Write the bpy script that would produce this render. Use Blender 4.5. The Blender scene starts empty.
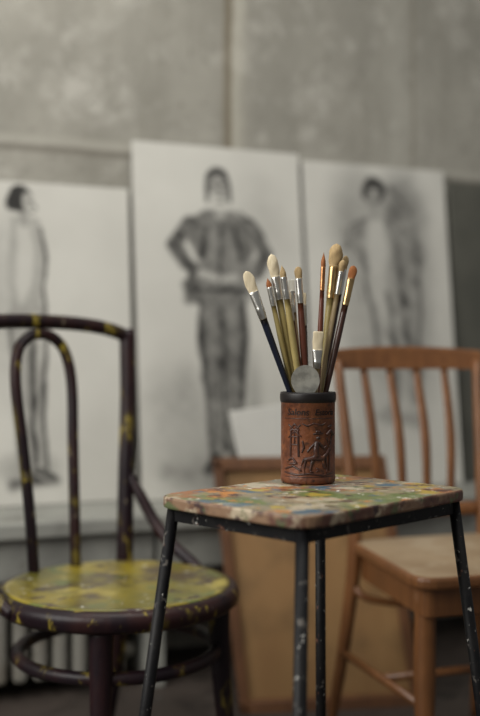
import bpy, bmesh, math, random
import numpy as np
from mathutils import Vector, Matrix
random.seed(4)
S = bpy.context.scene
COL = S.collection
V = Vector

# ------------------------------------------------------------------ materials
def newmat(name, rough=0.6, metal=0.0, spec=0.5):
    m = bpy.data.materials.new(name); m.use_nodes = True
    nt = m.node_tree; b = nt.nodes['Principled BSDF']
    b.inputs['Roughness'].default_value = rough
    b.inputs['Metallic'].default_value = metal
    b.inputs['Specular IOR Level'].default_value = spec
    return m, nt, b

def coords(nt, scale=(1,1,1)):
    tc = nt.nodes.new('ShaderNodeTexCoord'); mp = nt.nodes.new('ShaderNodeMapping')
    mp.inputs['Scale'].default_value = scale
    nt.links.new(tc.outputs['Object'], mp.inputs['Vector'])
    return mp.outputs['Vector']

def noise(nt, vec, scale, detail=4, rough=0.55, off=None):
    n = nt.nodes.new('ShaderNodeTexNoise')
    n.inputs['Scale'].default_value = scale; n.inputs['Detail'].default_value = detail
    n.inputs['Roughness'].default_value = rough
    if off is not None:
        a = nt.nodes.new('ShaderNodeVectorMath'); a.operation = 'ADD'
        a.inputs[1].default_value = (off, off*1.7, off*0.6)
        nt.links.new(vec, a.inputs[0]); vec = a.outputs[0]
    nt.links.new(vec, n.inputs['Vector'])
    return n.outputs['Fac']

def ramp(nt, fac, lo, hi):
    r = nt.nodes.new('ShaderNodeMapRange')
    r.inputs['From Min'].default_value = lo; r.inputs['From Max'].default_value = hi
    nt.links.new(fac, r.inputs['Value'])
    return r.outputs['Result']

def mix(nt, fac, a, b):
    m = nt.nodes.new('ShaderNodeMix'); m.data_type = 'RGBA'
    if isinstance(fac, (int, float)): m.inputs[0].default_value = fac
    else: nt.links.new(fac, m.inputs[0])
    for i, c in ((6, a), (7, b)):
        if isinstance(c, tuple): m.inputs[i].default_value = (c[0], c[1], c[2], 1)
        else: nt.links.new(c, m.inputs[i])
    return m.outputs[2]

def bump(nt, b, h, strength=0.2, dist=0.01):
    n = nt.nodes.new('ShaderNodeBump'); n.inputs['Strength'].default_value = strength
    n.inputs['Distance'].default_value = dist
    nt.links.new(h, n.inputs['Height']); nt.links.new(n.outputs[0], b.inputs['Normal'])

def simple(name, col, rough=0.6, metal=0.0, var=0.25, scale=30, col2=None, spec=0.5):
    m, nt, b = newmat(name, rough, metal, spec)
    v = coords(nt)
    c2 = col2 or tuple(c*(1-var) for c in col)
    o = mix(nt, ramp(nt, noise(nt, v, scale), .35, .65), col, c2)
    nt.links.new(o, b.inputs['Base Color'])
    return m

def layered(name, base, layers, rough=0.6, bumps=0.0, metal=0, spec=0.5, stretch=(1,1,1)):
    """layers: (color, scale, lo, hi, offset)"""
    m, nt, b = newmat(name, rough, metal, spec)
    v = coords(nt, stretch); o = base; 
    for (c, sc, lo, hi, off) in layers:
        f = ramp(nt, noise(nt, v, sc, 5, .6, off), lo, hi)
        o = mix(nt, f, o, c)
    nt.links.new(o, b.inputs['Base Color'])
    if bumps: bump(nt, b, noise(nt, v, 120, 5, .6, 3.3), bumps, .002)
    return m

def wood(name, c1, c2, rough=0.45, stretch=(12,12,1.2), scale=6):
    m, nt, b = newmat(name, rough)
    v = coords(nt, stretch)
    f = noise(nt, v, scale, 6, .6)
    o = mix(nt, ramp(nt, f, .3, .7), c1, c2)
    v2 = coords(nt)
    o = mix(nt, ramp(nt, noise(nt, v2, 9, 3, .5, 5.), .5, .8), o, tuple(c*.55 for c in c1))
    nt.links.new(o, b.inputs['Base Color'])
    return m

M = {}
M['bent'] = layered('paint_worn_aubergine', (.011,.005,.008), [
    ((.028,.010,.010), 9, .45, .6, 1.), ((.15,.115,.02), 12, .58, .68, 7.), ((.34,.26,.035), 26, .60, .68, 17.), ((.16,.13,.09), 45, .65, .71, 2.)], .42, .3, spec=.3, stretch=(1.3,1.3,.6))
M['bent_dark'] = layered('paint_dark_aubergine', (.010,.005,.008), [
    ((.030,.010,.010), 9, .45, .65, 1.), ((.16,.12,.022), 20, .61, .70, 7.), ((.2,.19,.17), 60, .69, .72, 2.)], .45, .3, spec=.3, stretch=(1.3,1.3,.5))
M['bent_seat'] = layered('paint_worn_yellow', (.27,.205,.018), [
    ((.14,.125,.022), 5, .40, .60, 3.), ((.38,.31,.07), 9, .54, .66, 9.), ((.07,.045,.018), 8, .53, .63, 5.), ((.12,.14,.035), 14, .55, .65, 25.),
    ((.035,.015,.015), 20, .58, .64, 12.), ((.55,.53,.44), 34, .64, .69, 31.), ((.6,.58,.5), 80, .68, .70, 2.)], .30, .35)
M['stool_top'] = layered('paint_spattered_board', (.33,.26,.165), [
    ((.19,.165,.11), 9, .42, .56, 1.), ((.13,.165,.05), 8, .48, .56, 4.), ((.31,.115,.04), 11, .52, .58, 11.),
    ((.46,.40,.29), 15, .55, .61, 6.), ((.40,.29,.05), 17, .57, .62, 51.), ((.09,.04,.028), 20, .57, .62, 8.), ((.50,.20,.045), 26, .60, .64, 15.),
    ((.07,.13,.18), 21, .59, .64, 21.), ((.20,.21,.19), 30, .60, .66, 33.), ((.04,.028,.024), 45, .62, .66, 41.), ((.76,.73,.66), 55, .635, .67, 2.)], .36, .5)
M['stool_edge'] = layered('board_edge', (.24,.145,.085), [
    ((.11,.045,.03), 20, .44, .56, 1.), ((.44,.36,.25), 24, .54, .61, 4.), ((.05,.025,.025), 36, .55, .62, 11.), ((.10,.12,.05), 30, .6, .66, 14.)], .5, .3)
M['black_metal'] = layered('black_steel_spattered', (.006,.006,.007), [
    ((.012,.011,.011), 20, .45, .6, 1.), ((.10,.09,.08), 52, .62, .67, 4.), ((.13,.06,.04), 42, .65, .69, 9.),
    ((.42,.41,.38), 95, .655, .68, 12.)], .5, .3, spec=.2)
M['leather'] = layered('tooled_leather', (.165,.052,.020), [
    ((.085,.027,.013), 30, .42, .62, 1.), ((.25,.085,.030), 55, .55, .7, 4.), ((.03,.012,.008), 90, .57, .70, 9.)], .42, .8)
M['leather_relief'] = layered('tooled_leather_relief', (.055,.018,.011), [((.02,.009,.007), 70, .42, .6, 1.), ((.2,.07,.028), 90, .58, .7, 6.)], .36, .4)
M['leather_dark'] = simple('leather_black_trim', (.010,.007,.007), .45, spec=.35)
M['cup_in'] = simple('cup_lining', (.03,.018,.012), .8)
M['wood_chair'] = wood('varnished_beech', (.205,.085,.028), (.120,.046,.016), .38)
M['seat_pad'] = layered('seat_plywood_pale', (.34,.25,.155), [((.26,.18,.105), 6, .4, .65, 2.), ((.40,.32,.22), 14, .55, .7, 5.)], .5, .1)
M['board'] = wood('plywood_board', (.32,.185,.074), (.26,.14,.054), .55, (2,2,.5), 5)
M['board_frame'] = wood('pine_frame', (.17,.072,.027), (.10,.042,.018), .5)
M['paper_back'] = simple('board_edge_grey', (.42,.41,.38), .9)
M['white_paper'] = simple('paper_white', (.58,.57,.53), .9, var=.08, scale=6)
M['ledge'] = layered('painted_ledge', (.31,.31,.28), [((.21,.21,.19), 5, .45, .65, 2.), ((.15,.14,.12), 18, .6, .7, 5.)], .6, .2)
M['radiator'] = layered('radiator_enamel', (.25,.24,.21), [((.17,.15,.12), 6, .45, .65, 2.)], .5, .1)
M['hardboard'] = layered('hardboard_green_grey', (.105,.103,.085), [((.075,.075,.062), 4, .4, .65, 2.)], .7, .1)
M['window_frame'] = simple('window_paint', (.6,.6,.57), .5)

# ------------------------------------------------------------------ mesh helpers
def mkobj(name, verts, faces, mat, parent=None, smooth=True, mats=None, fmat=None):
    me = bpy.data.meshes.new(name); me.from_pydata([tuple(v) for v in verts], [], faces)
    me.update()
    for m in (mats or [mat]): me.materials.append(m)
    if fmat: me.polygons.foreach_set('material_index', fmat)
    if smooth: me.polygons.foreach_set('use_smooth', [True]*len(me.polygons))
    bm = bmesh.new(); bm.from_mesh(me); bmesh.ops.recalc_face_normals(bm, faces=bm.faces); bm.to_mesh(me); bm.free()
    o = bpy.data.objects.new(name, me); COL.objects.link(o)
    if parent: o.parent = parent
    return o

def empty(name):
    o = bpy.data.objects.new(name, None); COL.objects.link(o); o.empty_display_size = .05
    return o

def catmull(pts, n=8, closed=False):
    pts = [V(p) for p in pts]; out = []
    N = len(pts); rng = N if closed else N-1
    for i in range(rng):
        if closed: p0,p1,p2,p3 = pts[i-1],pts[i],pts[(i+1)%N],pts[(i+2)%N]
        else:
            p1,p2 = pts[i],pts[i+1]
            p0 = pts[i-1] if i>0 else p1*2-p2
            p3 = pts[i+2] if i+2<N else p2*2-p1
        for k in range(n):
            t=k/n
            out.append(.5*((2*p1)+(p2-p0)*t+(2*p0-5*p1+4*p2-p3)*t*t+(3*p1-p0-3*p2+p3)*t**3))
    if not closed: out.append(pts[-1])
    return out

def tube_data(pts, radii, seg=14, closed=False, flat=1.0, flatdir=None):
    pts=[V(p) for p in pts]; n=len(pts)
    if isinstance(radii,(int,float)): radii=[radii]*n
    elif len(radii)!=n:
        radii=list(np.interp(np.linspace(0,1,n), np.linspace(0,1,len(radii)), radii))
    verts=[];faces=[]
    T=[]
    for i in range(n):
        a=pts[i-1] if (i>0 or closed) else pts[i]; b=pts[(i+1)%n] if (i<n-1 or closed) else pts[i]
        T.append((b-a).normalized())
    ref = V(flatdir) if flatdir is not None else (V((0,0,1)) if abs(T[0].z)<.9 else V((1,0,0)))
    u=(ref-T[0]*ref.dot(T[0])).normalized()
    for i in range(n):
        u=(u-T[i]*u.dot(T[i])).normalized(); w=T[i].cross(u)
        for k in range(seg):
            a=2*math.pi*k/seg
            verts.append(pts[i]+(u*math.cos(a)*flat+w*math.sin(a))*radii[i])
    m = n if closed else n-1
    for i in range(m):
        for k in range(seg):
            j=(i+1)%n
            faces.append((i*seg+k,i*seg+(k+1)%seg,j*seg+(k+1)%seg,j*seg+k))
    if not closed:
        faces.append(tuple(range(seg))); faces.append(tuple((n-1)*seg+k for k in range(seg)))
    return verts,faces

def tube(name, pts, radii, mat, parent=None, seg=14, closed=False, smooth_n=0, flat=1.0, flatdir=None):
    if smooth_n: pts=catmull(pts,smooth_n,closed)
    v,f=tube_data(pts,radii,seg,closed,flat,flatdir)
    return mkobj(name,v,f,mat,parent)

def lathe(name, prof, mat, parent=None, seg=64, center=(0,0,0), mats=None, pm=None):
    c=V(center); verts=[];faces=[];fm=[]
    for (r,z) in prof:
        for k in range(seg):
            a=2*math.pi*k/seg; verts.append(c+V((r*math.cos(a),r*math.sin(a),z)))
    for i in range(len(prof)-1):
        for k in range(seg):
            faces.append((i*seg+k,i*seg+(k+1)%seg,(i+1)*seg+(k+1)%seg,(i+1)*seg+k)); fm.append(pm[i] if pm else 0)
    return mkobj(name,verts,faces,mat,parent,mats=mats,fmat=fm if pm else None)

def prism(name, poly, z0, z1, mat, parent=None, bev=.004, mats=None, xf=None, topmat=None):
    xf = xf or (lambda a,b,z: V((a,b,z)))
    n=len(poly)
    cx=sum(p[0] for p in poly)/n; cy=sum(p[1] for p in poly)/n
    def inset(d):
        out=[]
        for (x,y) in poly:
            l=math.hypot(x-cx,y-cy); out.append((cx+(x-cx)*(1-d/l),cy+(y-cy)*(1-d/l)))
        return out
    prof=[(bev,z0),(bev*.3,z0+bev*.3),(0,z0+bev),(0,z1-bev),(bev*.3,z1-bev*.3),(bev,z1)]
    verts=[];faces=[];fm=[]
    for d,z in prof:
        for (x,y) in inset(d): verts.append(xf(x,y,z))
    for i in range(len(prof)-1):
        for k in range(n):
            faces.append((i*n+k,i*n+(k+1)%n,(i+1)*n+(k+1)%n,(i+1)*n+k)); fm.append(0)
    faces.append(tuple(range(n))); fm.append(0)
    faces.append(tuple((len(prof)-1)*n+k for k in range(n))); fm.append(1 if topmat else 0)
    return mkobj(name,verts,faces,mat,parent,mats=[mat,topmat] if topmat else None,fmat=fm,smooth=False)

def roundquad(corners, r, n=8):
    out=[];N=len(corners)
    for i in range(N):
        p=V(corners[i]).to_2d() if len(corners[i])>2 else V(corners[i])
        a=(V(corners[i-1])-p).normalized(); b=(V(corners[(i+1)%N])-p).normalized()
        ang=a.angle(b); t=r/math.tan(ang/2)
        p0=p+a*t; p1=p+b*t
        for k in range(n+1):
            s=k/n
            out.append(tuple(p0*(1-s)**2+p*2*s*(1-s)*1.0+p1*s*s))
    return out

def box(name, o, ax, ay, az, mat, parent=None, bev=.003):
    o=V(o);ax=V(ax);ay=V(ay);az=V(az)
    vs=[o,o+ax,o+ax+ay,o+ay,o+az,o+ax+az,o+ax+ay+az,o+ay+az]
    fs=[(0,3,2,1),(4,5,6,7),(0,1,5,4),(1,2,6,5),(2,3,7,6),(3,0,4,7)]
    ob=mkobj(name,vs,fs,mat,parent,smooth=False)
    if bev:
        m=ob.modifiers.new('b','BEVEL'); m.width=bev; m.segments=2
    return ob

# ------------------------------------------------------------------ room frame
u=V((.927,.375,0)).normalized(); n=V((.375,-.927,0)).normalized(); UP=V((0,0,1))
W0=V((-.3575,2.993,0))
def wp(s,off,z): return W0+u*s+n*off+UP*z

def wall_material():
    m,nt,b=newmat('concrete_wall',.9,0,.2)
    v=coords(nt)
    vs=coords(nt,(1,1,.22))
    o=mix(nt,ramp(nt,noise(nt,v,1.3,5,.6),.36,.62),(.385,.368,.320),(.280,.268,.232))
    o=mix(nt,ramp(nt,noise(nt,vs,5,5,.6,14.),.50,.72),o,(.245,.233,.198))
    o=mix(nt,ramp(nt,noise(nt,v,7,6,.7,4.),.52,.70),o,(.45,.432,.385))
    o=mix(nt,ramp(nt,noise(nt,v,22,6,.75,9.),.56,.72),o,(.22,.21,.178))
    o=mix(nt,ramp(nt,noise(nt,v,60,5,.7,19.),.60,.70),o,(.17,.16,.138))
    sx=nt.nodes.new('ShaderNodeSeparateXYZ'); nt.links.new(v,sx.inputs[0])
    def band(out,c,w,soft,wob=.01):
        a=nt.nodes.new('ShaderNodeMath');a.operation='SUBTRACT';nt.links.new(out,a.inputs[0]);a.inputs[1].default_value=c
        nn=nt.nodes.new('ShaderNodeMath');nn.operation='MULTIPLY_ADD';nt.links.new(noise(nt,v,6,4,.6,2.),nn.inputs[0]);nn.inputs[1].default_value=wob*2;nt.links.new(a.outputs[0],nn.inputs[2])
        q=nt.nodes.new('ShaderNodeMath');q.operation='SUBTRACT';nt.links.new(nn.outputs[0],q.inputs[0]);q.inputs[1].default_value=wob
        ab=nt.nodes.new('ShaderNodeMath');ab.operation='ABSOLUTE';nt.links.new(q.outputs[0],ab.inputs[0])
        r=nt.nodes.new('ShaderNodeMapRange');r.inputs['From Min'].default_value=w;r.inputs['From Max'].default_value=w+soft
        r.inputs['To Min'].default_value=1;r.inputs['To Max'].default_value=0
        nt.links.new(ab.outputs[0],r.inputs['Value']);return r.outputs[0]
    def scaled(f,k):
        a=nt.nodes.new('ShaderNodeMath');a.operation='MULTIPLY';nt.links.new(f,a.inputs[0]);a.inputs[1].default_value=k;return a.outputs[0]
    o=mix(nt,scaled(band(sx.outputs['X'],.375,.008,.035,.03),.55),o,(.50,.475,.40))
    o=mix(nt,scaled(band(sx.outputs['X'],.345,.006,.014,.008),.75),o,(.15,.12,.075))
    o=mix(nt,scaled(band(sx.outputs['X'],.95,.01,.10,.05),.35),o,(.47,.455,.40))
    o=mix(nt,scaled(band(sx.outputs['X'],1.02,.003,.010,.006),.4),o,(.17,.15,.11))
    o=mix(nt,scaled(band(sx.outputs['X'],-1.1,.002,.01,.004),.6),o,(.15,.13,.095))
    o=mix(nt,scaled(band(sx.outputs['Z'],1.50,.003,.012,.004),.65),o,(.14,.125,.10))
    o=mix(nt,scaled(band(sx.outputs['Z'],1.525,.006,.014,.01),.4),o,(.48,.46,.40))
    nt.links.new(o,b.inputs['Base Color'])
    bump(nt,b,noise(nt,v,14,8,.7,1.),.45,.015)
    return m
M['wall']=wall_material()
M['floor']=layered('dark_concrete_floor',(.042,.032,.026),[((.07,.055,.046),3,.4,.65,2.),((.023,.018,.015),9,.5,.7,6.),((.25,.24,.22),50,.68,.71,9.)],.6,.3)

rotm=Matrix(((u.x,-n.x,0,W0.x),(u.y,-n.y,0,W0.y),(0,0,1,0),(0,0,0,1)))
def wallbox(name,x0,x1,y0,y1,z0,z1,mat):
    vs=[(x,y,z) for z in (z0,z1) for (x,y) in ((x0,y0),(x1,y0),(x1,y1),(x0,y1))]
    fs=[(0,3,2,1),(4,5,6,7),(0,1,5,4),(1,2,6,5),(2,3,7,6),(3,0,4,7)]
    o=mkobj(name,vs,fs,mat,smooth=False); o.matrix_world=rotm; return o
wallbox('wall_back',-2.7,3.6,0,.15,0,3.1,M['wall'])
wallbox('floor',-2.85,3.75,-5.0,.15,-.1,0,M['floor'])
lw=M['wall']
WL=empty('wall_left')
for i,(y0,y1,z0,z1) in enumerate([(-5.0,-3.4,0,3.1),(-1.0,0,0,3.1),(-3.4,-1.0,0,.9),(-3.4,-1.0,2.8,3.1)]):
    o=wallbox('wall_part_%d'%(i+1),-2.85,-2.7,y0,y1,z0,z1,lw); o.parent=WL
WF=empty('window_1')
for i,(y0,y1,z0,z1) in enumerate([(-3.4,-1.0,.9,.96),(-3.4,-1.0,2.74,2.8),(-3.4,-3.34,.9,2.8),(-1.06,-1.0,.9,2.8),(-2.23,-2.17,.9,2.8),(-3.4,-1.0,2.1,2.15)]):
    o=wallbox('frame_bar_%d'%(i+1),-2.80,-2.72,y0,y1,z0,z1,M['window_frame']); o.parent=WF

# ledge with heating under it
L=empty('wall_ledge')
def lb(name,s0,s1,o0,o1,z0,z1,mat,par,bev=.004):
    return box(name,wp(s0,o0,z0),u*(s1-s0),n*(o1-o0),UP*(z1-z0),mat,par,bev)
lb('ledge_top',-2.6,3.5,.0,.40,.435,.475,M['ledge'],L)
for i,(a0,a1) in enumerate(((-2.6,-1.3),(-1.29,-.62),(-.61,-.01),(.0,.7),(.71,1.9),(1.91,3.5))):
    lb('ledge_apron_%d'%(i+1),a0,a1,.345,.37,.325,.435,M['ledge'],L)
for i,s in enumerate((-2.4,-1.25,-.02,1.3,2.4,3.3)):
    lb('ledge_support_%d'%(i+1),s,s+.05,.0,.34,0,.435,M['ledge'],L)
R=empty('radiator')
for i in range(20):
    s=-1.10+i*.052
    lb('rib_%d'%(i+1),s,s+.036,.20,.325,.05,.315,M['radiator'],R,.012)
tube('header_pipe',[wp(-1.12,.26,.09),wp(-.04,.26,.09)],.018,M['radiator'],R)
tube('top_pipe',[wp(-1.12,.26,.28),wp(-.04,.26,.28)],.018,M['radiator'],R)
for i,s in enumerate((-1.07,-.125)):
    lb('radiator_foot_%d'%(i+1),s,s+.03,.22,.28,0,.06,M['radiator'],R,.003)
tube('heating_pipe_upper',[wp(.06,.12,.30),wp(3.4,.12,.30)],.017,M['radiator'],L)
tube('heating_pipe_lower',[wp(.06,.12,.12),wp(3.4,.12,.12)],.017,M['radiator'],L)

# ------------------------------------------------------------------ charcoal drawings
def vnoise(X,Y,cell,seed):
    r=np.random.default_rng(seed); g=r.random((64,64))
    x=X/cell+7;y=Y/cell+11
    xi=np.floor(x).astype(int);yi=np.floor(y).astype(int);fx=x-xi;fy=y-yi
    fx=fx*fx*(3-2*fx);fy=fy*fy*(3-2*fy)
    G=lambda a,b:g[a%64,b%64]
    return (G(xi,yi)*(1-fx)*(1-fy)+G(xi+1,yi)*fx*(1-fy)+G(xi,yi+1)*(1-fx)*fy+G(xi+1,yi+1)*fx*fy)
def capsule(X,Y,pts):
    D=np.full(X.shape,1e9)
    for (x0,y0,r0),(x1,y1,r1) in zip(pts[:-1],pts[1:]):
        dx,dy=x1-x0,y1-y0;l=dx*dx+dy*dy+1e-9
        t=np.clip(((X-x0)*dx+(Y-y0)*dy)/l,0,1)
        D=np.minimum(D,np.hypot(X-x0-t*dx,Y-y0-t*dy)-(r0+(r1-r0)*t))
    return D
def ellipse(X,Y,cx,cy,rx,ry):
    q=np.hypot((X-cx)/rx,(Y-cy)/ry); return (q-1)*min(rx,ry)
def poly(X,Y,pts):
    n_=len(pts);ins=np.zeros(X.shape,bool);D=np.full(X.shape,1e9)
    for i in range(n_):
        x0,y0=pts[i];x1,y1=pts[(i+1)%n_]
        c=((y0>Y)!=(y1>Y))&(X<(x1-x0)*(Y-y0)/(y1-y0+1e-9)+x0); ins^=c
        dx,dy=x1-x0,y1-y0;l=dx*dx+dy*dy+1e-9
        t=np.clip(((X-x0)*dx+(Y-y0)*dy)/l,0,1)
        D=np.minimum(D,np.hypot(X-x0-t*dx,Y-y0-t*dy))
    return np.where(ins,-D,D)
def render_ink(X,Y,ops,gain,soft):
    D=np.zeros(X.shape)
    wx=(vnoise(X,Y,14,21)-.5)*3; wy=(vnoise(X,Y,14,22)-.5)*3
    Xw,Yw=X+wx,Y+wy
    for op in ops:
        k=op[0]
        if k=='c': d=capsule(Xw,Yw,op[1])
        elif k=='e': d=ellipse(Xw,Yw,*op[1])
        else: d=poly(Xw,Yw,op[1])
        a=np.clip(.5-d/(op[3]*soft),0,1); a=a*a*(3-2*a)
        if op[2]>=0: D=D+(op[2]-D)*a*(D<op[2])
        else: D=D*(1+op[2]*a)
    # charcoal stroke grain: slanted streaks, paper tooth and smudges
    ang=.9; P=X*math.cos(ang)+Y*math.sin(ang); Q=-X*math.sin(ang)+Y*math.cos(ang)
    st=vnoise(P/7,Q,2.6,31); st2=vnoise(Q/6,P,3.2,33)
    nz=.34*vnoise(X,Y,11,1)+.20*vnoise(X,Y,5,2)+.30*st+.16*st2
    D=D*gain*(.62+.70*nz)+.08*(vnoise(X,Y,40,8)-.25)+.05*(vnoise(X,Y,12,18)-.5)*(D>.03)
    return np.clip(D,0,.96)

center_ops=[
 ('c',[(168,400,26),(175,470,24)],.24,40),('c',[(205,470,30),(265,440,20)],.34,30),('e',(190,440,30,50),.26,30),
 ('e',(262,215,24,40),.12,30),('c',[(160,470,6),(210,478,8),(262,462,6)],.42,18),('e',(180,400,12,30),.30,16),('e',(246,400,8,40),.28,14),
 ('p',[(194,285),(242,285),(244,340),(238,400),(234,462),(221,462),(219,400),(217,335),(213,400),(211,458),(199,458),(196,400),(192,340)],.64,4),
 ('c',[(205,458,5),(198,471,5.5)],.84,4),('c',[(227,460,5),(233,475,6.5)],.84,4),
 ('c',[(218,305,1.5),(216,400,2.5),(216,450,2.5)],.86,5),('c',[(240,300,2),(238,360,2.5),(230,450,2)],.80,5),('c',[(195,300,1.2),(199,400,1.5),(202,455,1.5)],.8,4),
 ('c',[(206,310,4),(205,380,3)],-.16,8),('c',[(228,310,4),(228,400,3)],-.16,8),
 ('p',[(203,206),(232,206),(250,217),(254,240),(246,262),(244,292),(192,292),(196,262),(186,240),(184,218)],.58,5),
 ('c',[(188,222,8),(172,243,8),(182,262,7),(199,272,5)],.66,4),
 ('c',[(249,221,8),(264,250,8),(254,270,7),(232,276,5)],.62,4),
 ('c',[(183,285,5),(184,300,5)],.66,6),
 ('c',[(250,262,4),(247,296,4)],.5,8),
 ('p',[(185,262),(200,280),(196,306),(181,300)],.70,5),
 ('c',[(204,225,1.2),(200,255,2)],.84,5),('c',[(233,225,1.2),(238,258,2)],.84,5),('c',[(218,218,1),(217,270,1.5)],.80,4),
 ('c',[(180,232,1.5),(174,246,1.5),(184,262,1.5)],.86,4),('c',[(258,236,1.5),(266,252,1.5),(256,268,1.5)],.84,4),
 ('c',[(170,240,1),(176,256,1),(190,270,1)],.88,3),('c',[(240,208,1),(254,218,1),(262,232,1)],.84,3),
 ('e',(211,238,7,10),-.18,8),('e',(228,240,6,9),-.16,8),
 ('c',[(199,273,4.5),(213,277,3)],-.62,4),('c',[(232,277,4.5),(221,279,3)],-.62,4),
 ('c',[(194,290,2),(244,290,2)],.88,4),
 ('p',[(212,199),(225,199),(223,214),(218,219),(213,214)],-.42,3),
 ('e',(217.5,176,12.5,15),.86,3),('c',[(207,180,2.5),(206,196,2)],.80,4),('c',[(228.5,180,2.5),(229.5,196,2)],.80,4),
 ('e',(218,182.5,8.8,13.5),-.58,3),('c',[(225,178,2),(224,192,2)],.42,4),('c',[(214,198,2),(223,198,2)],.50,3),
 ('c',[(212,180,1.1),(215.5,180,1.1)],.70,2),('c',[(220.5,180,1.1),(224,180,1.1)],.70,2),
 ('c',[(218.3,182,.7),(218.8,187,1.1)],.5,2),('c',[(215,191.5,.9),(221,191.5,.9)],.62,2),
]
right_ops=[
 ('e',(350,215,22,45),.34,34),('e',(400,210,24,46),.52,30),('e',(402,275,22,50),.46,32),('e',(345,275,14,45),.24,30),
 ('e',(365,350,30,70),.26,40),('e',(402,345,20,50),.42,32),('c',[(345,200,8),(350,240,8)],.38,18),
 # second, fainter overlapped pose
 ('c',[(398,196,7),(399,190,7)],.58,7),('c',[(398,212,12),(406,255,12),(402,300,11)],.50,9),('c',[(410,222,4),(419,252,4),(408,280,3)],.58,6),
 ('c',[(400,305,9),(406,350,7),(403,402,5)],.48,9),('c',[(412,225,1.2),(414,290,1.6),(410,350,1.6),(407,400,1.4)],.72,5),
 ('p',[(358,212),(388,210),(395,240),(390,275),(393,330),(388,410),(372,412),(366,340),(358,280),(356,240)],.38,7),
 ('p',[(362,215),(380,215),(382,250),(378,290),(376,330),(365,290),(361,250)],-.62,8),
 ('c',[(386,216,6),(402,196,5),(388,180,4)],.54,6),('c',[(358,218,5),(346,245,5),(358,266,4)],.50,6),
 ('c',[(392,240,3),(396,300,4),(402,370,4)],.70,9),('c',[(356,245,1.5),(360,290,1.5),(366,345,2)],.70,5),
 ('c',[(340,225,1),(338,250,1),(350,275,1),(354,300,1)],.55,4),('c',[(362,214,1),(346,224,1),(341,246,1)],.66,3.5),
 ('c',[(381,290,2),(384,340,3),(382,400,3)],.66,6),
 ('c',[(374,340,6),(375,400,5)],-.34,7),
 ('e',(371,184,12,14),.84,5),('e',(370,189,7,9),-.54,4),('c',[(370,200,4),(371,211,4)],.38,4),
 ('c',[(366,187,1),(369,187,1)],.7,2.5),('c',[(373,187,1),(376,187,1)],.7,2.5),
 ('c',[(355,415,3),(405,420,8)],.42,16),
]
left_ops=[
 ('e',(0,300,22,80),.18,30),('c',[(5,486,6),(48,484,5)],.58,9),('e',(20,470,30,14),.28,14),
 ('p',[(8,222),(28,220),(36,245),(33,275),(36,300),(30,322),(8,320),(2,290),(4,250)],.30,5),
 ('c',[(16,320,13),(22,370,9),(18,410,8),(20,470,5)],.34,5),('c',[(28,318,11),(34,365,8),(31,405,7),(33,472,4.5)],.32,5),
 ('c',[(30,225,5),(39,258,4.5),(33,290,4)],.28,4),
 ('p',[(12,226),(26,225),(29,255),(25,290),(16,312),(10,290)],-.7,6),
 ('c',[(32,322,5),(37,362,4)],-.6,5),
 ('c',[(36,232,1.4),(42,262,1.6),(37,292,1.4)],.85,3.5),('c',[(37,295,1.6),(42,335,1.9),(40,370,1.8),(36,400,1.8),(38,470,1.6)],.84,3.5),
 ('c',[(24,330,2),(27,380,3),(25,430,3),(27,475,2)],.80,5),('c',[(3,320,2),(8,370,2),(9,420,2),(13,474,2)],.7,5),
 ('c',[(18,478,4),(30,484,3)],.8,4),('c',[(32,474,4),(45,480,3)],.8,4),
 ('e',(17,202,13,14),.93,4),('e',(8,206,7,8),.93,4),('e',(25,206,7.5,11),-.68,3.5),('c',[(20,215,4.5),(20,226,5)],.38,4),
 ('c',[(25,203,1),(29,203,1)],.85,2.5),('c',[(31,206,1),(33,210,1.2)],.7,2.5),('c',[(27,214,.8),(31,214,.8)],.8,2.5),
]
def charcoal_mat():
    m,nt,b=newmat('charcoal_on_paper',.93,0,.15)
    a=nt.nodes.new('ShaderNodeVertexColor'); a.layer_name='ink'
    v=coords(nt)
    pap=mix(nt,ramp(nt,noise(nt,v,3,4,.6),.3,.7),(.625,.612,.56),(.545,.532,.485))
    sp=nt.nodes.new('ShaderNodeSeparateColor'); nt.links.new(a.outputs['Color'],sp.inputs[0])
    o=mix(nt,sp.outputs[0],pap,(.020,.019,.019))
    nt.links.new(o,b.inputs['Base Color']); return m
M['charcoal']=charcoal_mat()
def drawing(name,s0,s1,z0,h,off0,off1,px,ops,nx=150,nz=290,gain=1.2,soft=1.0):
    base=wp(s0,off0,z0); w=s1-s0
    upv=(wp(s0,off1,z0+h)-base).normalized(); uu=u.copy()
    fr=(-uu.cross(upv)).normalized(); fr = fr if fr.dot(n)>0 else -fr
    root=empty(name)
    A=np.linspace(0,1,nx);B=np.linspace(0,1,nz)
    a,b=np.meshgrid(A,B)
    X=px[0]+a*(px[1]-px[0])
    Y=px[2]+(1-b)*(px[3]-px[2])
    D=render_ink(X,Y,ops,gain,soft)
    vs=(np.array(base)[None]+np.outer(a.ravel()*w,np.array(uu))+np.outer(b.ravel()*h,np.array(upv))+np.array(fr)[None]*.0015)
    idx=np.arange(nx*nz).reshape(nz,nx)
    fs=np.stack([idx[:-1,:-1],idx[:-1,1:],idx[1:,1:],idx[1:,:-1]],-1).reshape(-1,4).tolist()
    me=bpy.data.meshes.new('drawing_sheet'); me.from_pydata(vs.tolist(),[],fs)
    me.materials.append(M['charcoal'])
    ca=me.color_attributes.new('ink','FLOAT_COLOR','POINT')
    d=D.ravel(); arr=np.stack([d,d,d,np.ones_like(d)],-1).ravel(); ca.data.foreach_set('color',arr.astype(np.float32))
    o=bpy.data.objects.new('drawing_sheet',me);COL.objects.link(o);o.parent=root
    box('backing_board',base-fr*.012,uu*w,fr*.0125,upv*h,M['paper_back'],root,.001)
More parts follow.
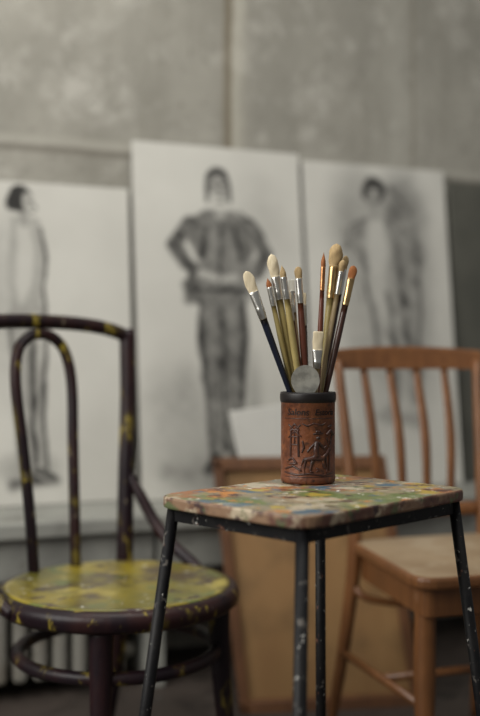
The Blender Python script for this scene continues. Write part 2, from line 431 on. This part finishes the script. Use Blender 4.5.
drawing('charcoal_figure_drawing',.022,.570,.478,1.068,.15,.035,(134,304,140,497),center_ops,gain=1.20,soft=1.1)
drawing('charcoal_figure_drawing',.585,1.115,.478,1.05,.15,.035,(301,447,158,487),right_ops,gain=1.18,soft=1.1)
drawing('charcoal_figure_drawing',-.55,.012,.478,.92,.11,.03,(-70,129,185,507),left_ops)
hb=box('hardboard_sheet',wp(1.135,.09,.478),u*.8,n*.012,(wp(1.135,.03,1.49)-wp(1.135,.09,.478)),M['hardboard'])
q0=wp(.285,.30,.478+.005)
ang=math.radians(6)
ux=(u*math.cos(ang)+UP*math.sin(ang)); uz=(-u*math.sin(ang)+UP*math.cos(ang)-n*.30).normalized()
box('blank_canvas',q0,ux*.27,n*.012,uz*.265,M['white_paper'])

# ------------------------------------------------------------------ leaning wooden board
B=empty('framed_plywood_board')
bo=V((.0,2.50,.0)); bx=V((.47,.06,0)); bup=V((-.075,.16,.625))
bn=V((0,-1,-.2)).normalized()
bxn=bx.normalized(); bupn=bup.normalized()
bw=bx.length; bh=bup.length
box('plywood_panel',bo+bxn*.01+bupn*.01,bxn*(bw-.02),-bn*.006,bupn*(bh-.02),M['board'],B,.001)
for nm,o_,a_,c_ in (('frame_left',bo,bxn*.028,bupn*bh),('frame_right',bo+bxn*(bw-.028),bxn*.028,bupn*bh),
                 ('frame_top',bo+bupn*(bh-.030),bxn*bw,bupn*.030),('frame_bottom',bo,bxn*bw,bupn*.03)):
    box(nm,o_,a_,bn*.018,c_,M['board_frame'],B,.002)

# ------------------------------------------------------------------ stool
ST=empty('paint_spattered_stool')
c=V((.109,1.4125)); 
rr=Matrix.Rotation(math.radians(-2.0),2)
e1=rr@V((.735,-.678)).normalized(); e2=rr@V((.678,.735)).normalized()
h1,h2=.139,.188
corn=[c+e1*h1-e2*h2, c+e1*h1+e2*h2, c-e1*h1+e2*h2, c-e1*h1-e2*h2]
prism('seat_board',roundquad(corn,.045,8),.684,.70,M['stool_edge'],ST,.003,topmat=M['stool_top'])
k=.87; ins=[c+(p-c)*k for p in corn]
ins[0]=ins[0]+V((-.004,0)); ins[2]=ins[2]+V((-.008,0))
rl=[]
for i,p in enumerate(ins):
    d=(p-c).normalized()
    top=V((p.x,p.y,.683)); bot=V((p.x+d.x*.095,p.y+d.y*.095,.0))
    tube('leg_%d'%(i+1),[top,bot],[.0085,.0085],M['black_metal'],ST,16)
    rl.append((top,bot))
for i in range(4):
    a,b_=rl[i],rl[(i+1)%4]
    A=a[0].lerp(a[1],.016);Bq=b_[0].lerp(b_[1],.016)
    d=(Bq-A).normalized()
    side=V((d.y,-d.x,0))
    box('apron_rail_%d'%(i+1),A-side*.003-UP*.008,d*(Bq-A).length,side*.006,UP*.018,M['black_metal'],ST,.001)
    A=a[0].lerp(a[1],.70);Bq=b_[0].lerp(b_[1],.70)
    tube('foot_rung_%d'%(i+1),[A,Bq],.006,M['black_metal'],ST,12)
    tube('foot_cap_%d'%(i+1),[a[1],a[1]+UP*.03],.011,M['leather_dark'],ST,12)

# ------------------------------------------------------------------ brush cup
CX,CY,CR,CZ=.104,1.522,.0415,.7005
CU=empty('leather_brush_cup')
H=.138
prof=[(.0,.003),(.0,0),(CR-.003,0),(CR-.0005,.002),(CR,.005),(CR+.0006,.008),(CR,.011),(CR-.0003,.013),(CR-.0003,H-.016),
      (CR+.0008,H-.0145),(CR+.0014,H-.010),(CR+.0014,H-.004),(CR+.0006,H-.0005),(CR-.001,H),(CR-.004,H-.001),(CR-.0045,H-.006),(CR-.0045,.004),(.0,.004)]
pm=[2,2,0,0,0,0,0,0,1,1,1,1,1,1,2,2,2]
lathe('cup_body',prof,None,CU,96,(CX,CY,CZ),mats=[M['leather'],M['leather_dark'],M['cup_in']],pm=pm)
def cyl(x,z,hh=0.):
    a=-math.pi/2+x/CR
    r=CR+hh
    return V((CX+r*math.cos(a),CY+r*math.sin(a),CZ+z))
def relief(name,paths,mat):
    vs=[];fs=[]
    for (pts,r) in paths:
        pp=[]
        for (x,z),(x2,z2) in zip(pts[:-1],pts[1:]):
            nn=max(2,int(math.hypot(x2-x,z2-z)/1.5))
            for k_ in range(nn):
                t=k_/nn; pp.append(cyl((x+(x2-x)*t)/1000,(z+(z2-z)*t)/1000,-.0002))
        pp.append(cyl(pts[-1][0]/1000,pts[-1][1]/1000,-.0002))
        rr=r if isinstance(r,list) else [r]
        v,f=tube_data(pp,[x/1000 for x in rr] if len(rr)>1 else rr[0]/1000,8)
        o_=len(vs); vs+=v; fs+=[tuple(i+o_ for i in q) for q in f]
    return mkobj(name,vs,fs,mat,CU)
relief('tooled_figures',[
 ([(5,76),(21,77)],[.9,1.6,1.6,.9]),([(9,79.5),(16,79.5)],2.0),([(12.5,72),(12.5,68)],3.4),
 ([(11,65),(9,52),(10,42)],[3.8,4.6,4.2]),([(14,63),(22,54),(28,58)],[2.4,1.9,1.5]),([(9,63),(1,56),(-4,49)],[2.4,1.9,1.4]),
 ([(10,44),(21,40),(22,26)],[3.4,2.8,1.8]),([(8,44),(3,33),(0,21)],[3.4,2.6,1.7]),([(22,26),(28,24)],[1.8,1.3]),([(0,21),(5,19)],[1.8,1.3]),
 ([(-8,38),(6,40),(18,39),(27,45)],[3.0,4.0,3.8,2.8]),([(27,45),(33,54),(37,50)],[2.8,2.2,1.5]),
 ([(-6,37),(-9,25),(-8,17)],[2.2,1.6,1.2]),([(25,40),(29,27),(28,17)],[2.2,1.6,1.2]),([(-9,39),(-13,29)],[1.4,.8]),
 ([(-31,42),(-30,82)],1.7),([(-17,42),(-18,82)],1.7),([(-32,82),(-24,91),(-16,82),(-32,82)],1.3),([(-24,82),(-24,60)],1.1),
 ([(-30,72),(-18,72)],1.1),([(-30,60),(-18,60)],1.1),([(-14,90),(-35,70)],1.1),([(-35,90),(-13,72)],1.1),
 ([(33,20),(34,55),(28,70)],[1.8,1.5,1.1]),([(34,55),(40,74)],[1.4,1.0]),([(28,74),(36,81),(43,74)],2.8),([(31,86),(39,88)],2.0),
 ([(-44,18),(-20,15),(0,17),(20,14),(44,17)],1.5),([(-42,23),(-26,28),(-13,21)],1.6),([(-38,34),(-28,40),(-20,32),(-36,31)],1.7),
 ([(-12,92),(-4,88),(6,92),(18,89),(26,93)],[.8,1.5,.9,1.5,.8]),([(-11,66),(-9,56),(-12,48)],[1.,1.8,1.]),([(10,26),(14,22),(9,20)],[1.2,1.6,1.]),
 ([(-44,99),(44,99)],.6),([(-44,11.5),(44,11.5)],.6),
],M['leather_relief'])
def letters(word,x0,z0,sz):
    cu=bpy.data.curves.new('t','FONT');cu.body=word;cu.size=sz;cu.extrude=.0005;cu.shear=.2
    ob=bpy.data.objects.new('t',cu);COL.objects.link(ob)
    dg=bpy.context.evaluated_depsgraph_get(); me=bpy.data.meshes.new_from_object(ob.evaluated_get(dg))
    vs=[cyl(x0+v.co.x,z0+v.co.y,v.co.z) for v in me.vertices]; fs=[tuple(p.vertices) for p in me.polygons]
    bpy.data.objects.remove(ob); mkobj('tooled_lettering',vs,fs,M['leather_dark'],CU,smooth=False)
letters('Salons',-.037,.104,.014); letters('Estoria',.007,.104,.013)

# ------------------------------------------------------------------ brushes
def brushmats(key,col,rough=.35,metal=0,**k):
    if key not in M: M[key]=simple(key,col,rough,metal,**k)
    return M[key]
H_NAVY=brushmats('handle_navy',(.008,.011,.024),.25); H_OLIVE=brushmats('handle_olive',(.38,.30,.11),.4)
H_RED=brushmats('handle_redbrown',(.13,.036,.018),.3); H_BROWN=brushmats('handle_brown',(.055,.022,.014),.3)
H_PALE=brushmats('handle_pale_wood',(.44,.33,.18),.45); H_BLACK=brushmats('handle_black',(.012,.010,.010),.25)
F_SIL=brushmats('ferrule_nickel',(.66,.65,.61),.28,1.,var=.3); F_BRASS=brushmats('ferrule_brass',(.58,.40,.19),.3,1.,var=.3)
F_COP=brushmats('ferrule_copper',(.55,.27,.12),.3,1.,var=.3)
def hair(key,c1,c2):
    if key not in M: M[key]=wood(key,c1,c2,.8,(500,500,25),1.)
    return M[key]
B_CREAM=hair('bristle_cream',(.70,.61,.44),(.54,.45,.29)); B_TAN=hair('bristle_tan',(.46,.33,.16),(.34,.23,.11))
B_ORNG=hair('bristle_sable',(.36,.13,.035),(.22,.07,.02)); B_WHITE=hair('bristle_white',(.74,.72,.64),(.6,.57,.48))
def brush(tx,tz,rx,dy,hd,fw,bl,fl,mats_,shape='filbert',flat=.5,name='paintbrush',tdy=None):
    rimz=.838
    hd*=1.06; fw*=1.1
    bz=CZ+.009; bxo=rx+(rx-tx)/(tz-rimz)*(rimz-bz)
    tdy=dy*1.5 if tdy is None else tdy
    bdy=dy+(dy-tdy)/(tz-rimz)*(rimz-bz)
    tip=V((CX+tx,CY+tdy,tz))
    rad=math.hypot(bxo,bdy); lim=CR-.0045-.006
    if rad>lim: bxo*=lim/rad; bdy*=lim/rad
    base=V((CX+bxo,CY+bdy,bz)); Ln=(tip-base).length; ax=(tip-base).normalized()
    wv=V((1,0,0)); wv=(wv-ax*wv.dot(ax)).normalized(); dv=ax.cross(wv)
    r=fw/2; hr=hd/2
    rows=[]
    zF=Ln-bl-fl; zB=Ln-bl
    for t in np.linspace(0,1,22):
        p=.42+.58*min(1,t*1.25)**.9
        if t>.8: p=1-(t-.8)/.2*(1-min(1.15,r*.92/hr*.9))*.8
        if t<.03: p=.25
        rows.append((t*zF,hr*p,hr*p,0))
    er=rows[-1][1]
    rows.append((zF,er*1.08,er*1.08,1))
    for t in np.linspace(0.02,1,16):
        fm=1-(1-flat)*max(0,(t-.35)/.65)**.8
        w=er*1.08+(r-er*1.08)*t
        cr=1+(.07 if (abs(t-.22)<.04 or abs(t-.36)<.04) else 0)
        rows.append((zF+t*fl,w*cr,max(w*fm,.0012)*cr,1))
    w0,d0=rows[-1][1],rows[-1][2]
    for t in np.linspace(0.01,1,14):
        if shape=='filbert': g=(1+.18*math.sin(t*math.pi*.8))*math.sqrt(max(0,1-max(0,(t-.55)/.45)**2)); gd=g*(1-.5*t)
        elif shape=='round': g=(1+.35*math.sin(min(1,t*1.2)*math.pi*.7))*math.sqrt(max(0,1-max(0,(t-.5)/.5)**2)); gd=g
        elif shape=='point': g=(1+.25*math.sin(t*math.pi))*(1-t**1.6); gd=g
        else: g=1+.08*t if t<.97 else .9; gd=(1-.6*t)
        rows.append((zB+t*bl,max(w0*.95*g,.0003),max(d0*.9*gd,.0003),2))
    seg=20;vs=[];fs=[];fm_=[]
    for (t,a_,b_,m_) in rows:
        for k_ in range(seg):
            an=2*math.pi*k_/seg
            j=1+(.05*math.sin(k_*5.3+t*300) if m_==2 else 0)
            vs.append(base+ax*t+wv*a_*math.cos(an)*j+dv*b_*math.sin(an)*j)
    for i in range(len(rows)-1):
        for k_ in range(seg):
            fs.append((i*seg+k_,i*seg+(k_+1)%seg,(i+1)*seg+(k_+1)%seg,(i+1)*seg+k_)); fm_.append(rows[i+1][3])
    fs.append(tuple(range(seg)));fm_.append(0)
    fs.append(tuple((len(rows)-1)*seg+k_ for k_ in range(seg)));fm_.append(2)
    return mkobj(name,vs,fs,None,mats=list(mats_),fmat=fm_)
#      tipx  tipz  rimx   dy   handle ferr  bristle ferrlen
brush(-.095,1.022,-.028,-.008,.0095,.014,.034,.044,(H_NAVY,F_SIL,B_CREAM),'filbert',.45)
brush(-.056,1.050,-.018,.006,.0100,.0125,.036,.036,(H_OLIVE,F_SIL,B_CREAM),'round',.8)
brush(-.041,1.030,-.012,-.014,.0105,.009,.018,.034,(H_OLIVE,F_SIL,B_TAN),'point',1.)
brush(-.016,1.029,-.003,-.008,.0100,.0095,.018,.038,(H_RED,F_SIL,B_TAN),'filbert',.6)
brush(-.025,1.012,-.010,.016,.0085,.009,.018,.034,(H_PALE,F_SIL,B_WHITE),'flat',.4)
brush(-.062,1.012,-.024,-.001,.0080,.008,.014,.030,(H_OLIVE,F_SIL,B_ORNG),'point',1.)
brush(.023,1.050,.014,-.010,.0080,.0068,.022,.036,(H_RED,F_COP,B_ORNG),'point',1.)
brush(.046,1.067,.020,.010,.0115,.0155,.036,.050,(H_OLIVE,F_BRASS,B_TAN),'round',.85)
brush(.062,1.050,.022,.021,.0085,.009,.022,.040,(H_BROWN,F_SIL,B_TAN),'filbert',.6)
brush(.070,1.031,.027,-.003,.0095,.0105,.020,.042,(H_BROWN,F_BRASS,B_ORNG),'filbert',.6)
brush(.054,1.040,.017,-.001,.0075,.0075,.018,.036,(H_PALE,F_SIL,B_TAN),'round',.8)
brush(.014,.930,.010,-.017,.0080,.0145,.028,.028,(H_PALE,F_SIL,B_CREAM),'flat',.4)
brush(-.006,.992,.000,.024,.0080,.010,.018,.034,(H_BROWN,F_SIL,B_CREAM),'flat',.4)
brush(-.033,.996,-.006,.004,.0080,.010,.016,.034,(H_RED,F_SIL,B_CREAM),'filbert',.5)
KN=empty('palette_knife')
kc=V((CX-.006,CY-.031,.856)); pts=[]
for i in range(40):
    a=2*math.pi*i/40; x=.0215*math.cos(a); z=.0235*math.sin(a)
    if z<0: x*=1-.45*(z/-.0235)**2; z*=1.2
    pts.append((x,z))
vs=[];fs=[]
for dd in (-.0006,.0006):
    for (x,z) in pts: vs.append(kc+V((x,dd-z*.06,z)))
N_=len(pts)
fs=[tuple(range(N_)),tuple(range(N_,2*N_))]+[(i,(i+1)%N_,(i+1)%N_+N_,i+N_) for i in range(N_)]
KM=simple('worn_steel',(.46,.45,.40),.42,.5,var=.45,scale=70)
mkobj('blade',vs,fs,KM,KN,smooth=False)
tube('knife_shaft',[kc+V((0,0,-.022)),V((CX-.003,CY-.024,CZ+.012))],[.0026,.0035],F_SIL,KN,12)

# ------------------------------------------------------------------ bentwood chair (left)
BC=empty('bentwood_chair')
sc=V((-.238,1.94,0)); f=V((.70,-.714,0)).normalized(); r_=V((.714,.70,0)).normalized()
def bc(a,b,z): return sc+r_*a+f*b+UP*z
SR=.237
lathe('seat_rim',[(SR-.045,.448),(SR-.03,.4515),(SR-.012,.450),(SR-.003,.444),(SR,.434),(SR-.002,.420),(SR-.012,.412),(SR-.035,.412),(SR-.045,.42),(SR-.045,.448)],M['bent'],BC,96,sc)
lathe('seat_panel',[(.0,.4465),(.10,.4465),(SR-.055,.4475),(SR-.030,.4520),(SR-.020,.4518),(SR-.020,.44),(.0,.425)],M['bent_seat'],BC,96,sc)
bb=-.205
for sgn,nm in ((1,'right'),(-1,'left')):
    tube('back_post_'+nm,[bc(sgn*.185,bb-.09,0),bc(sgn*.178,bb-.03,.22),bc(sgn*.174,bb,.42),bc(sgn*.188,bb-.012,.62),bc(sgn*.208,bb-.03,.80),bc(sgn*.216,bb-.042,.955)],
         [.013,.016,.019,.0175,.0175,.0185],M['bent'],BC,16,smooth_n=8)
    tube('brace_'+nm,[bc(sgn*.192,bb-.005,.63),bc(sgn*.202,bb+.022,.585),bc(sgn*.215,bb+.055,.53),bc(sgn*.225,bb+.10,.485),bc(sgn*.235,bb+.155,.452),bc(sgn*.233,bb+.20,.43)],
         [.009,.0125,.013,.013,.0125,.010],M['bent_dark'],BC,12,smooth_n=6)
    an=math.radians(46)*sgn
    d=f*math.cos(an)+r_*math.sin(an)
    tube('front_leg_'+nm,[sc+d*.196+UP*.415,sc+d*.198+UP*.34,sc+d*.208+UP*.2,sc+d*.235],[.0225,.021,.0175,.013],M['bent_dark'],BC,16,smooth_n=6)
tube('top_rail',[bc(-.216,bb-.040,.935),bc(-.19,bb-.044,.952),bc(-.12,bb-.052,.964),bc(0,bb-.058,.968),bc(.12,bb-.052,.962),bc(.19,bb-.044,.948),bc(.216,bb-.040,.932)],
     .0155,M['bent'],BC,16,smooth_n=8)
hw=.88; ho=-.010
H_=[(-.058,.005,.43),(-.062,-.004,.55),(-.070,-.02,.70),(-.079,-.036,.83),(-.068,-.046,.90),(-.038,-.05,.932),(0,-.052,.941),
    (.038,-.05,.932),(.068,-.046,.90),(.079,-.036,.83),(.070,-.02,.70),(.062,-.004,.55),(.058,.005,.43)]
tube('inner_hoop',[bc(a*hw+ho,bb+b,z) for a,b,z in H_],.0118,M['bent'],BC,14,smooth_n=8)
ring=[sc+V((math.cos(a)*.192,math.sin(a)*.192,.325)) for a in np.linspace(0,2*math.pi,48,endpoint=False)]
tube('leg_ring',ring,.0125,M['bent_dark'],BC,12,closed=True)

# ------------------------------------------------------------------ slat back chair (right)
WC=empty('slat_back_chair')
wo=V((.425,2.33,0)); wf=V((.30,-.954,0)).normalized(); wr=V((.954,.30,0)).normalized()
def wc(a,b,z): return wo+wr*a+wf*b+UP*(z*1.03)
mw=M['wood_chair']
seatp=roundquad([V((-.175,-.02)),V((.175,-.02)),V((.215,.40)),V((-.215,.40))],.05,6)
prism('seat',seatp,.432,.456,mw,WC,.007,xf=wc,topmat=M['seat_pad'])
ap=roundquad([V((-.158,.0)),V((.158,.0)),V((.19,.37)),V((-.19,.37))],.02,4)
prism('seat_apron',ap,.375,.433,mw,WC,.003,xf=wc)
for sgn,nm in ((1,'right'),(-1,'left')):
    tube('back_post_'+nm,[wc(sgn*.195,-.09,0),wc(sgn*.178,-.04,.22),wc(sgn*.168,-.005,.43),wc(sgn*.172,-.022,.60),wc(sgn*.185,-.065,.86)],
         [.014,.019,.021,.018,.014],mw,WC,14,smooth_n=6,flat=.8)
    tube('front_leg_'+nm,[wc(sgn*.168,.335,.42),wc(sgn*.172,.34,.25),wc(sgn*.185,.365,0)],[.021,.022,.014],mw,WC,16,smooth_n=6)
    tube('side_stretcher_'+nm,[wc(sgn*.176,.34,.20),wc(sgn*.183,-.045,.20)],[.009,.012,.009],mw,WC,12)
tube('cross_stretcher',[wc(-.176,.16,.20),wc(.176,.16,.20)],[.009,.012,.009],mw,WC,12)
tube('curved_brace',[wc(-.172,-.01,.36),wc(-.14,.02,.33),wc(0,.04,.315),wc(.14,.02,.33),wc(.172,-.01,.36)],.009,mw,WC,12,smooth_n=6)
vs=[];fs=[]
NS=20
for i in range(NS+1):
    t=i/NS*2-1; a=t*.20; bow=-.07-.028*(1-t*t)
    arch=.010*(1-t*t)
    for (dz,db) in ((.838,.009),(.841,-.011),(.876+arch,-.015),(.882+arch,-.011),(.882+arch,.003),(.876+arch,.007)):
        vs.append(wc(a,bow+db-(dz-.86)*.2,dz))
for i in range(NS):
    for k_ in range(6): fs.append((i*6+k_,i*6+(k_+1)%6,(i+1)*6+(k_+1)%6,(i+1)*6+k_))
fs.append(tuple(range(6)));fs.append(tuple(NS*6+k_ for k_ in range(6)))
mkobj('top_rail',vs,fs,mw,WC,smooth=False)
tube('lower_rail',[wc(-.170,-.012,.515),wc(0,-.03,.515),wc(.170,-.012,.515)],.014,mw,WC,12,smooth_n=6,flat=1.2)
for i,a in enumerate((-.108,-.036,.036,.108)):
    bow=-.07-.028*(1-(a/.19)**2)
    tube('slat_%d'%(i+1),[wc(a*.86,-.028,.51),wc(a*.95,-.045,.68),wc(a,bow,.845)],[.010,.0125,.010],mw,WC,12,smooth_n=5,flat=.6,flatdir=wf)

# ------------------------------------------------------------------ lights
w=bpy.data.worlds.new('World');S.world=w;w.use_nodes=True
bg=w.node_tree.nodes['Background'];bg.inputs[0].default_value=(.97,.96,.93,1);bg.inputs[1].default_value=.21
def area(name,loc,target,sx,sy,power,col):
    l=bpy.data.lights.new(name,'AREA');l.shape='RECTANGLE';l.size=sx;l.size_y=sy;l.energy=power;l.color=col
    o=bpy.data.objects.new(name,l);COL.objects.link(o);o.location=loc
    o.rotation_euler=(V(target)-V(loc)).to_track_quat('-Z','Y').to_euler()
area('window_daylight',wp(-2.6,1.9,2.0),wp(.3,.7,.8),2.2,1.6,88,(1,.98,.935))
area('added_overhead_light',V((-.1,1.6,3.0)),V((.25,2.1,.4)),2.2,1.2,38,(1,.98,.925))  # added soft light from overhead

# ------------------------------------------------------------------ camera
cam=bpy.data.cameras.new('camera');co=bpy.data.objects.new('camera',cam);COL.objects.link(co)
co.location=(0,0,.89);co.rotation_euler=(math.radians(90),0,0)
cam.sensor_fit='VERTICAL';cam.sensor_height=36;cam.sensor_width=36;cam.lens=50
cam.dof.use_dof=True;cam.dof.focus_distance=1.48;cam.dof.aperture_fstop=1.75
S.camera=co
S.view_settings.view_transform='Standard'
